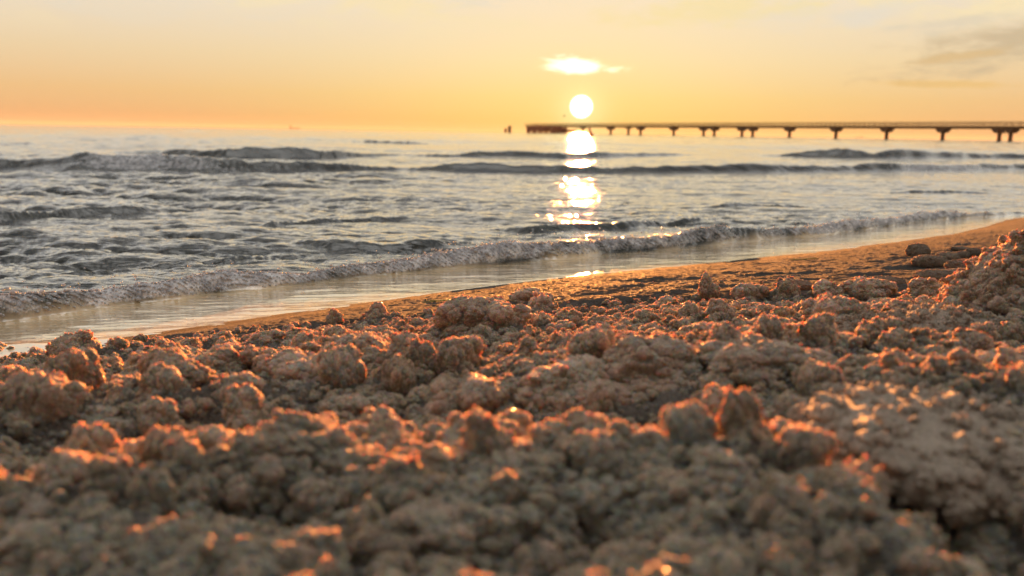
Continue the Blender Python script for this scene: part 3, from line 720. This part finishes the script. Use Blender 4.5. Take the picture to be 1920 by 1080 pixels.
# the tufts of sand big enough to tell apart: spaced out, each an object of its own
tuft_xy = []; tr = []
th_ = rng.uniform(-0.62, 0.62, 9000); d_ = np.exp(rng.uniform(math.log(0.30), math.log(2.3), 9000))
cx_, cy_ = d_ * np.sin(th_), d_ * np.cos(th_); ee = tz(cx_) - cy_; rr_ = rng.uniform(0.010, 0.027, 9000) * (0.55 + 0.45 * sm(ee, 0, .4)); rr_ = np.minimum(rr_, d_ * 0.032)
open_ = fbm(cx_ * 5, cy_ * 5, 88, 2)
taken = [(o_.location[0], o_.location[1], max(o_.scale) * (.75 if 'pale wide' not in o_['label'] else .9)) for o_ in COL.objects if o_.get('category') in ('sand clump', 'sand pile', 'sand mound')]
TX = np.array([t_[:2] for t_ in taken]); TR = np.array([t_[2] for t_ in taken])
for i in range(9000):
    if ee[i] < 0.01 or open_[i] < -0.42: continue
    if (np.hypot(TX[:, 0] - cx_[i], TX[:, 1] - cy_[i]) < TR * 1.0 + rr_[i] * .75).any(): continue
    TX = np.vstack([TX, (cx_[i], cy_[i])]); TR = np.r_[TR, rr_[i] * .8]; tuft_xy.append(i)
tuft_xy.sort(key=lambda i: -rr_[i] / d_[i])
n_ind = 290
rest = np.array(tuft_xy[n_ind:], int); nr_ = len(rest); print('tufts', len(tuft_xy), 'rest', nr_)
rr_sz = rng.uniform(.95, 1.5, nr_)
xs = np.r_[xs, cx_[rest]]; ys = np.r_[ys, cy_[rest]]; rad = np.r_[rad, rr_[rest]]; zs = np.r_[zs, ground1(cx_[rest], cy_[rest]) + rr_[rest] * .55]
me = bpy.data.meshes.new('sand_crumbs'); me.vertices.add(len(xs)); me.vertices.foreach_set('co', np.stack([xs, ys, zs], -1).astype(np.float32).ravel())
def fattr(name, v, t='FLOAT'):
    a = me.attributes.new(name, t, 'POINT'); a.data.foreach_set('value' if t != 'FLOAT_VECTOR' else 'vector', v.astype(np.float32).ravel() if t != 'INT' else v.astype(np.int32))
rot = np.stack([rng.uniform(-.6, .6, len(xs)), rng.uniform(-.6, .6, len(xs)), rng.uniform(0, 6.28, len(xs))], -1)
fattr('rot', rot, 'FLOAT_VECTOR')
fattr('scl', rad[:, None] * rng.uniform(0.8, 1.25, (len(xs), 3)), 'FLOAT_VECTOR'); fattr('pick', np.where(rad > 0.0075, 6 + rng.integers(0, 3, len(xs)), rng.integers(0, 6, len(xs))), 'INT')
crumbs = bpy.data.objects.new('sand_crumbs', me); COL.objects.link(crumbs)
ng = bpy.data.node_groups.new('scatter_crumbs', 'GeometryNodeTree')
ng.interface.new_socket('Geometry', in_out='INPUT', socket_type='NodeSocketGeometry'); ng.interface.new_socket('Geometry', in_out='OUTPUT', socket_type='NodeSocketGeometry')
q = G(ng); gi = q.n('NodeGroupInput'); go = q.n('NodeGroupOutput'); iop = q.n('GeometryNodeInstanceOnPoints')
g2i = q.n('GeometryNodeJoinGeometry')
for pr in reversed(protos + big):
    oi = q.n('GeometryNodeObjectInfo', transform_space='ORIGINAL'); oi.inputs['Object'].default_value = pr; oi.inputs['As Instance'].default_value = True
    ng.links.new(oi.outputs['Geometry'], g2i.inputs[0])
def named(n, t):
    x = q.n('GeometryNodeInputNamedAttribute', data_type=t); x.inputs['Name'].default_value = n
    return [s for s in x.outputs if s.enabled][0]
e2r = q.n('FunctionNodeEulerToRotation'); ng.links.new(named('rot', 'FLOAT_VECTOR'), e2r.inputs[0])
ng.links.new(gi.outputs[0], iop.inputs['Points']); ng.links.new(g2i.outputs[0], iop.inputs['Instance']); iop.inputs['Pick Instance'].default_value = True
ng.links.new(named('pick', 'INT'), iop.inputs['Instance Index']); ng.links.new(e2r.outputs[0], iop.inputs['Rotation']); ng.links.new(named('scl', 'FLOAT_VECTOR'), iop.inputs['Scale'])
ng.links.new(iop.outputs[0], go.inputs[0])
SHORT = {0: 'the pointed spire clump', 7: 'the large round orange-crowned clump', 11: 'the biggest middle clump', 13: 'the dark domed clump with the halo', 18: 'the tall left-hand clump by the water',
         19: 'the wide flat dark clump', 20: 'the hollow-looking clump', 22: 'the round brown clump', 25: 'the strongly lit lump at the left edge', 27: 'the clump with the orange right shoulder',
         28: 'the low flat-topped foreground clump', 29: 'the blurred clump over the dark hollow', 30: 'the mound with one orange cap', 31: 'the left end of the long ridge', 32: 'the right end of the long ridge',
         33: 'the large dark-faced clump', 34: 'the blurred tan clump with the hollow', 36: 'the blurred clump in the bottom left corner', 1: 'the round brown far clump', 2: 'the tall leaning far clump', 3: 'the crusty glowing far clump', 4: 'the broad grey far clump', 5: 'the orange-topped clump by the pile', 6: 'the clump left of the spire',
         10: 'the little glowing clump at the right edge', 12: 'the orange-rimmed foot clump', 14: 'the little dark clump near the water', 15: 'the upright orange-edged crumb', 16: 'the upright brown clump',
         17: 'the dark low clump under the sun glint', 21: 'the grey clump beside the hollow-looking one', 23: 'the small orange-topped clump', 24: 'the wide clump with orange crest', 26: 'the low orange lump at far left', 35: 'the tan clump atop the light ridge',
         8: 'the orange-tipped clump by the pale flat sand', 9: 'the ragged grey clump'}
PL = {k: next(o_ for o_ in COL.objects if o_.get('label') == PLACES[k][5]) for k in SHORT}
TUFT_LAB = {}
for k, sh_ in SHORT.items():
    bx0, by0 = PL[k].location[0], PL[k].location[1]
    for nm_, ux, uy in (('left of', -1, 0), ('right of', 1, 0), ('in front of', 0, -1), ('behind', 0, 1)):
        best_ = None
        for i in tuft_xy[:n_ind]:
            if i in TUFT_LAB: continue
            ddx, ddy = cx_[i] - bx0, cy_[i] - by0; dist = math.hypot(ddx, ddy)
            if dist < 0.18 and (ddx * ux + ddy * uy) > dist * .72 and (best_ is None or dist < best_[0]): best_ = (dist, i)
        if best_: TUFT_LAB[best_[1]] = 'small ragged sand clump %s %s' % (nm_, sh_)
for n_i, i in enumerate(tuft_xy[:n_ind]):
    o_ = big[n_i % 3].copy(); COL.objects.link(o_); r = rr_[i]; sz = random.uniform(.95, 1.6)
    o_.scale = (r * random.uniform(.85, 1.2), r * random.uniform(.85, 1.2), r * sz); o_.rotation_euler = (random.uniform(-.35, .35), random.uniform(-.35, .35), random.uniform(0, 6.28))
    o_.location = (cx_[i], cy_[i], float(ground1(cx_[i:i+1], cy_[i:i+1])[0]) + r * sz * .62)
    tag(o_, TUFT_LAB.get(i, 'small ragged sand clump, one of many alike strewn apart from the bigger clumps'), 'sand clump', 'small scattered clumps of crumbly sand')
md = crumbs.modifiers.new('scatter', 'NODES'); md.node_group = ng
tag(crumbs, 'loose crumbs and lumps of wet sand covering the near beach', 'sand crumbs', kind='stuff')
# clump prototypes not used by a place above become the last few clumps of the near beach
spare = [(300, 900, 60), (1000, 900, 70), (1180, 870, 60), (1900, 900, 60), (1640, 900, 60), (350, 1040, 80), (1200, 1050, 80)]
spare_lab = ['soft grey blurred lump at the lower left beside the dark trench', 'soft tan blurred lump low in the middle', 'blurred lump right of the soft tan one, low in the middle',
             'blurred lump at the right edge on the pale flattened mound', 'blurred lump in the dim gully left of the pale flattened mound', 'blurred lump on the bottom edge, left', 'blurred lump on the bottom edge, right of centre']
for o_, (a, b_, c_), lb in zip([PM[k] for k in PM if PM[k].name in unused], spare, spare_lab):
    p = hit(a, b_, ground1); r = c_ / F * float(np.dot(p - CAM, fw)); o_.scale = (r, r, r * .8); o_.location = (p[0], p[1], p[2] + r * .2)
    tag(o_, lb, 'sand clump', 'clumps of crumbly sand'); unused.discard(o_.name)

# ------------------------------------------------------------------ seaweed on the sand
m, g_, o = mat_new('seaweed'); b = g_.n('ShaderNodeBsdfPrincipled')
g_.put(b.inputs['Base Color'], g_.mix(g_.noise(g_.n('ShaderNodeNewGeometry').outputs['Position'], 60), (0.10, 0.12, 0.02, 1), (0.34, 0.30, 0.05, 1)))
b.inputs['Roughness'].default_value = 0.4; g_.nt.links.new(b.outputs[0], o.inputs[0]); M_WEED = m
def tube(pts, rad_, seg=6):
    pts = np.array(pts); v = []; f = []
    for i, p in enumerate(pts):
        t_ = pts[min(i + 1, len(pts) - 1)] - pts[max(i - 1, 0)]; t_ = t_ / np.linalg.norm(t_)
        a = np.cross(t_, [0, 0, 1.0]); a /= max(np.linalg.norm(a), 1e-6); b2 = np.cross(a, t_)
        r_ = rad_ if np.isscalar(rad_) else rad_[i]
        for k in range(seg): an = 2 * math.pi * k / seg; v.append(p + r_ * (a * math.cos(an) + b2 * math.sin(an)))
    for i in range(len(pts) - 1):
        for k in range(seg): f.append([i * seg + k, i * seg + (k + 1) % seg, (i + 1) * seg + (k + 1) % seg, (i + 1) * seg + k])
    return np.array(v), np.array(f)
for (a, b_, ln, nst, lab) in [(840, 568, 0.055, 9, 'yellow-green wisp of seaweed on the sand above the biggest middle clump'),
                              (1505, 489, 0.05, 6, 'thin yellow-green seaweed lying at the waterline under the pier'),
                              (806, 862, 0.012, 3, 'tiny yellow-green fleck of weed in the foreground sand')]:
    p0 = hit(a, b_, ground1); V = []; Q = []; n0 = 0
    for k in range(nst):
        an = random.uniform(-0.5, 0.5); L0 = ln * random.uniform(.5, 1); ox, oy = random.uniform(-ln, ln) * .6, random.uniform(-.4, .4) * ln * .5
        pts = []
        for s_ in np.linspace(-.5, .5, 9):
            x_ = p0[0] + ox + L0 * s_ * math.cos(an) * 1.3; y_ = p0[1] + oy + L0 * s_ * math.sin(an) + .1 * L0 * math.sin(s_ * 7 + k)
            pts.append((x_, y_, float(ground(np.array([x_]), np.array([y_]))[0]) + 0.002 + 0.12 * L0 * (0.25 - s_ * s_)))
        v, f = tube(pts, [0.0012 * (1.15 - 1.6 * abs(s_)) for s_ in np.linspace(-.5, .5, 9)]); V.append(v); Q.append(f + n0); n0 += len(v)
    tag(raw_mesh('seaweed', np.concatenate(V), np.concatenate(Q), M_WEED), lab, 'seaweed', 'bits of seaweed')

# ------------------------------------------------------------------ pier
def solid(name, c1, c2, rough=0.8, sc=1.5, metal=0.0):
    m, g_, o = mat_new(name); b = g_.n('ShaderNodeBsdfPrincipled')
    g_.put(b.inputs['Base Color'], g_.mix(g_.smooth(g_.noise(g_.n('ShaderNodeNewGeometry').outputs['Position'], sc, 5), .35, .65), (*c1, 1), (*c2, 1)))
    b.inputs['Roughness'].default_value = rough; b.inputs['Metallic'].default_value = metal; g_.nt.links.new(b.outputs[0], o.inputs[0]); return m
M_TIMBER = solid('pier_timber', (.10, .06, .035), (.17, .10, .06)); M_STEEL = solid('pier_steel', (.07, .045, .03), (.12, .07, .045), .6)
M_REDBROWN = solid('red_brown_steel', (.32, .07, .03), (.20, .05, .025), .8); M_RED = solid('buoy_red', (.45, .06, .03), (.3, .05, .03), .5)  # landing stage coloured mottled red-brown
M_HULL = solid('ship_hull', (.02, .02, .025), (.03, .03, .035)); M_WHITE = solid('ship_white', (.12, .12, .12), (.16, .16, .15))

class MB:
    def __init__(s): s.v = []; s.f = []; s.n = 0
    def add(s, v, f):
        s.v.append(np.array(v, float)); s.f.append(np.array(f) + s.n); s.n += len(v)
    def obox(s, c, ax, ay, hx, hy, hz, taper=1.0):
        """box about c, half sizes hx along ax, hy along ay, hz up; taper scales the top"""
        ax, ay = np.array(ax), np.array(ay); c = np.array(c); v = []
        for z_ in (-1, 1):
            k = taper if z_ > 0 else 1
            for sx, sy in ((-1, -1), (1, -1), (1, 1), (-1, 1)): v.append(c + ax * sx * hx * k + ay * sy * hy * k + np.array([0, 0, z_ * hz]))
        s.add(v, [[3, 2, 1, 0], [4, 5, 6, 7], [0, 1, 5, 4], [1, 2, 6, 5], [2, 3, 7, 6], [3, 0, 4, 7]])
    def cyl(s, c, r1, z0, z1, r2=None, n=12):
        r2 = r1 if r2 is None else r2; v = []
        for z_, r in ((z0, r1), (z1, r2)):
            for k in range(n): a = 2 * math.pi * k / n; v.append((c[0] + r * math.cos(a), c[1] + r * math.sin(a), z_))
        s.add(v, [[k, (k + 1) % n, n + (k + 1) % n, n + k] for k in range(n)])
        v2 = [(c[0], c[1], z1)] + v[n:]; s.add(v2, [[0, 1 + k, 1 + (k + 1) % n, 1 + (k + 1) % n] for k in range(n)]) if False else None
    def bar(s, a, b, r):
        v, f = tube([a, b], r, 6); s.add(v, f)
    def build(s, name, mat, parent=None, smooth=False, origin=None):
        v = np.concatenate(s.v); o = raw_mesh(name, v if origin is None else v - np.array(origin), np.concatenate(s.f), mat, smooth=smooth)
        if origin is not None and parent is None: o.location = origin
        if parent is not None: o.parent = parent
        return o
DECK = 4.0
def pier_pt(px):
    """the pier is a straight line in plan: inverse distance grows evenly along the picture"""
    d = (DECK - 0.42) * F / (12 + 0.01444 * (px - 1000)); r = ray(px, 248 + 0.016 * (px - 1000)); r = r / r[1]
    k = d; return np.array([r[0] * k, k, 0.0])
A = pier_pt(990); B = pier_pt(2150); ax = (B - A) / np.linalg.norm(B - A); ay = np.array([-ax[1], ax[0], 0]); LEN = float(np.linalg.norm(B - A))
def along(px):
    r = pier_pt(px); return float(np.dot(r - A, ax))
O = A.copy()
pier = empty('pier', tuple(A)); tag(pier, 'long dark sea pier on single columns running out from the right edge', 'pier')
W2 = 2.0
m = MB(); m.obox(ax * LEN / 2 + [0, 0, DECK - .16], ax, ay, LEN / 2, W2, .16); 
m.obox(ax * LEN / 2 + ay * 1.2 + [0, 0, DECK - .54], ax, ay, LEN / 2 - .2, .16, .22); m.obox(ax * LEN / 2 - ay * 1.2 + [0, 0, DECK - .54], ax, ay, LEN / 2 - .2, .16, .22)
m.build('deck', M_TIMBER, pier)
for s_ in (-1, 1):
    m = MB(); n_ = int(LEN / 2.05)
    for k in range(n_ + 1):
        c = ax * (k * LEN / n_) + ay * s_ * (W2 - .1); hp = .58 if k % 2 == 0 else .52
        m.obox(c + [0, 0, DECK + hp], ax, ay, .07 if k % 2 == 0 else .04, .06, hp)
    for hz in (.35, .72, 1.1):
        m.obox(ax * LEN / 2 + ay * s_ * (W2 - .1) + [0, 0, DECK + hz], ax, ay, LEN / 2, .035, .045 if hz < 1 else .06)
    m.build('railing', M_TIMBER, pier)
def column(t_, haunch=True, pair_dir=0):
    c = ax * t_; m = MB(); top = DECK - .76
    m.obox(c + [0, 0, (top - .5 - 1.5) / 2 - .0], ax, ay, .34, .45, (top - .5 + 1.5) / 2)
    m.build('pile', M_STEEL, pier)
    m = MB()
    if haunch:
        # cap that spreads to both sides under the deck
        wd = 1.45; zb_, zt = top - 1.1, top
        v = []
        for s2 in (-1, 1):
            for (xx, zz) in ((-.46, zb_), (.46, zb_), (wd if pair_dir >= 0 else .46, zt - .25), (wd if pair_dir >= 0 else .46, zt), (-wd if pair_dir <= 0 else -.46, zt), (-wd if pair_dir <= 0 else -.46, zt - .25)):
                v.append(c + ax * xx + ay * s2 * 1.5 + [0, 0, zz])
        m.add(v, [[0, 1, 2, 5], [5, 2, 3, 4]]); m.add(v, [[6, 11, 8, 7], [11, 10, 9, 8]])
        m.add(v, [[i, i + 6, (i + 1) % 6 + 6, (i + 1) % 6] for i in range(6)])
    else: m.obox(c + [0, 0, top - .25], ax, ay, .5, 1.5, .25)
    m.build('pile_cap', M_STEEL, pier)
for px, pd, hc in [(993, 0, False), (1093, 0, False), (1145, 0, True), (1178, 0, False), (1201, 0, True), (1263, 0, True), (1319, -1, True), (1339, 1, True), (1391, -1, True), (1411, 1, True),
               (1480, 0, True), (1567, 0, True), (1662, 0, True), (1767, 0, True), (1873, -1, True), (1894, 1, True), (2000, 0, True), (2110, 0, True)]:
    column(along(px), hc, pd)
for a, b_ in ((1319, 1339), (1391, 1411), (1873, 1894)):
    t0, t1 = along(a), along(b_); m = MB(); m.obox(ax * (t0 + t1) / 2 + [0, 0, DECK - 1.02], ax, ay, (t1 - t0) / 2 - .5, 1.3, .25); m.build('cross_beam', M_STEEL, pier)
# landing stage hung below the outer end
st = MB(); t0, t1 = along(1004), along(1066)
te, tf = along(1036), along(1052)
st.obox(ax * (t0 + te) / 2 - ay * 3.2 + [0, 0, 2.2], ax, ay, (te - t0) / 2, 2.4, 1.1); st.obox(ax * (te + tf) / 2 - ay * 3.2 + [0, 0, 2.95], ax, ay, (tf - te) / 2 - .01, 2.4, .45); st.obox(ax * (tf + t1) / 2 - ay * 3.2 + [0, 0, 1.7], ax, ay, (t1 - tf) / 2, 2.4, 1.4)
st.obox(ax * (t0 * .75 + t1 * .25) - ay * 3.2 + [0, 0, 3.4], ax, ay, (t1 - t0) * .2, 2.0, .6); st.obox(ax * (t0 * .3 + t1 * .7) - ay * 3.2 + [0, 0, 3.2], ax, ay, (t1 - t0) * .18, 1.6, .4)
t2 = along(1084); st.obox(ax * (t1 + t2) / 2 - ay * 3.2 + [0, 0, 1.5], ax, ay, (t2 - t1) / 2, 2.0, .4)
stage = st.build('landing_stage', M_REDBROWN, pier)
for px in (1005, 1009, 1015, 1020, 1026, 1031, 1037, 1053, 1058, 1063):
    m = MB()
    pass
    for s2 in (1.4, 5.0):
        m = MB(); m.obox(ax * along(px) - ay * s2 + [0, 0, .2], ax, ay, .55, .35, 1.7); m.build('pile', M_REDBROWN, stage)
m = MB(); c = ax * along(1057)
for s2 in (-1.1, 1.1): m.bar(c + ax * s2 + [0, 0, DECK], c + ax * s2 + [0, 0, DECK + 5.2], .07)
m.bar(c - ax * 1.3 + [0, 0, DECK + 5.2], c + ax * 1.3 + [0, 0, DECK + 5.2], .1); m.obox(c + [0, 0, DECK + 4.9], ax, ay, .9, .08, .12)
m.build('light_mast', M_STEEL, pier)

# mooring posts off the pier head
def sea_pt(px, d):
    r = ray(px, 248); r = r / r[1]; return np.array([r[0] * d, d, 0.0])
def post(px, d, r, h, lab, loc_z=0):
    p = sea_pt(px, d); e = empty('mooring_post', tuple(p)); tag(e, lab, 'mooring post', 'mooring posts off the pier head')
    m = MB(); m.cyl((0, 0), r, -1.5, h * .82, r * .94, 16); m.build('pile', M_STEEL, e, True)
    m = MB(); m.cyl((0, 0), r * 1.18, h * .8, h * .93, n=16); m.cyl((0, 0), r * 1.18, h * .93, h, r * .3, n=16); m.build('post_cap', M_STEEL, e, True)
post(955.5, 470, .85, 3.6, 'thick dark mooring post standing alone left of the pier head')
post(948, 560, .8, 2.6, 'fainter shorter mooring post just left of the thick one')
# red marker buoy
p = sea_pt(1109, 130); e = empty('buoy', tuple(p)); tag(e, 'small red marker buoy leaning left in the water beside the sun reflection', 'buoy')
m = MB(); m.cyl((0, 0), .25, -.4, .25, .33, 18); m.cyl((0, 0), .33, .25, .5, .18, 18); m.build('float', M_RED, e, True)
m = MB(); m.cyl((0, 0), .17, .5, 1.05, .10, 12); m.build('tower', M_RED, e, True); m = MB(); m.cyl((0, 0), .17, 1.05, 1.25, .12, 12); m.cyl((0, 0), .12, 1.25, 1.3, .01, 12); m.build('lamp', M_RED, e, True)
e.rotation_euler = (0, math.radians(-14), 0)
# ships on the horizon
def ship(px, d, L0, lab, flip=1):
    p = sea_pt(px, d); e = empty('cargo_ship', tuple(p)); tag(e, lab, 'ship')
    s_ = L0 / 100.0
    v = [(-50, -8, -3), (46, -8, -3), (46, 8, -3), (-50, 8, -3), (-50, -8, 7), (52, -4, 8), (52, 4, 8), (-50, 8, 7)]
    m = MB(); m.add(np.array(v) * s_ * [flip, 1, 1], [[3, 2, 1, 0], [4, 5, 6, 7], [0, 1, 5, 4], [1, 2, 6, 5], [2, 3, 7, 6], [3, 0, 4, 7]]); m.build('hull', M_HULL, e)
    X_ = (1, 0, 0); Y_ = (0, 1, 0); m = MB(); m.obox((-38 * s_ * flip, 0, 14 * s_), X_, Y_, 8 * s_, 7 * s_, 7 * s_); m.obox((-38 * s_ * flip, 0, 23 * s_), X_, Y_, 5 * s_, 6 * s_, 2 * s_); m.build('superstructure', M_WHITE, e)
    m = MB(); m.cyl((-43 * s_ * flip, 0), 1.8 * s_, 24.5 * s_, 31 * s_); m.build('funnel', M_HULL, e, True)
    for k in (-10, 25):
        m = MB(); m.bar((k * s_ * flip, 0, 7 * s_), (k * s_ * flip, 0, 20 * s_), .7 * s_); m.build('mast', M_HULL, e)
ship(553, 5200, 62, 'faint small ship on the horizon above the left swell')
ship(1611, 7000, 58, 'very faint low ship on the horizon seen beneath the pier', -1)

# ------------------------------------------------------------------ sea haze
m = MB(); m.obox((0, 4000, 9.5), (1, 0, 0), (0, 1, 0), 7500, 4400, 11.5)
hz = bpy.data.materials.new('haze_air'); hz.use_nodes = True; hz.node_tree.nodes.clear(); q = G(hz.node_tree)
pv = q.n('ShaderNodeVolumePrincipled'); pv.inputs['Color'].default_value = (0.9, 0.88, 0.85, 1); pv.inputs['Density'].default_value = 0.00007; pv.inputs['Anisotropy'].default_value = 0.0
oo = q.n('ShaderNodeOutputMaterial'); q.nt.links.new(pv.outputs[0], oo.inputs['Volume'])
tag(m.build('haze', hz), 'thin golden sea haze fading the pier head and the ships', 'haze', kind='stuff')
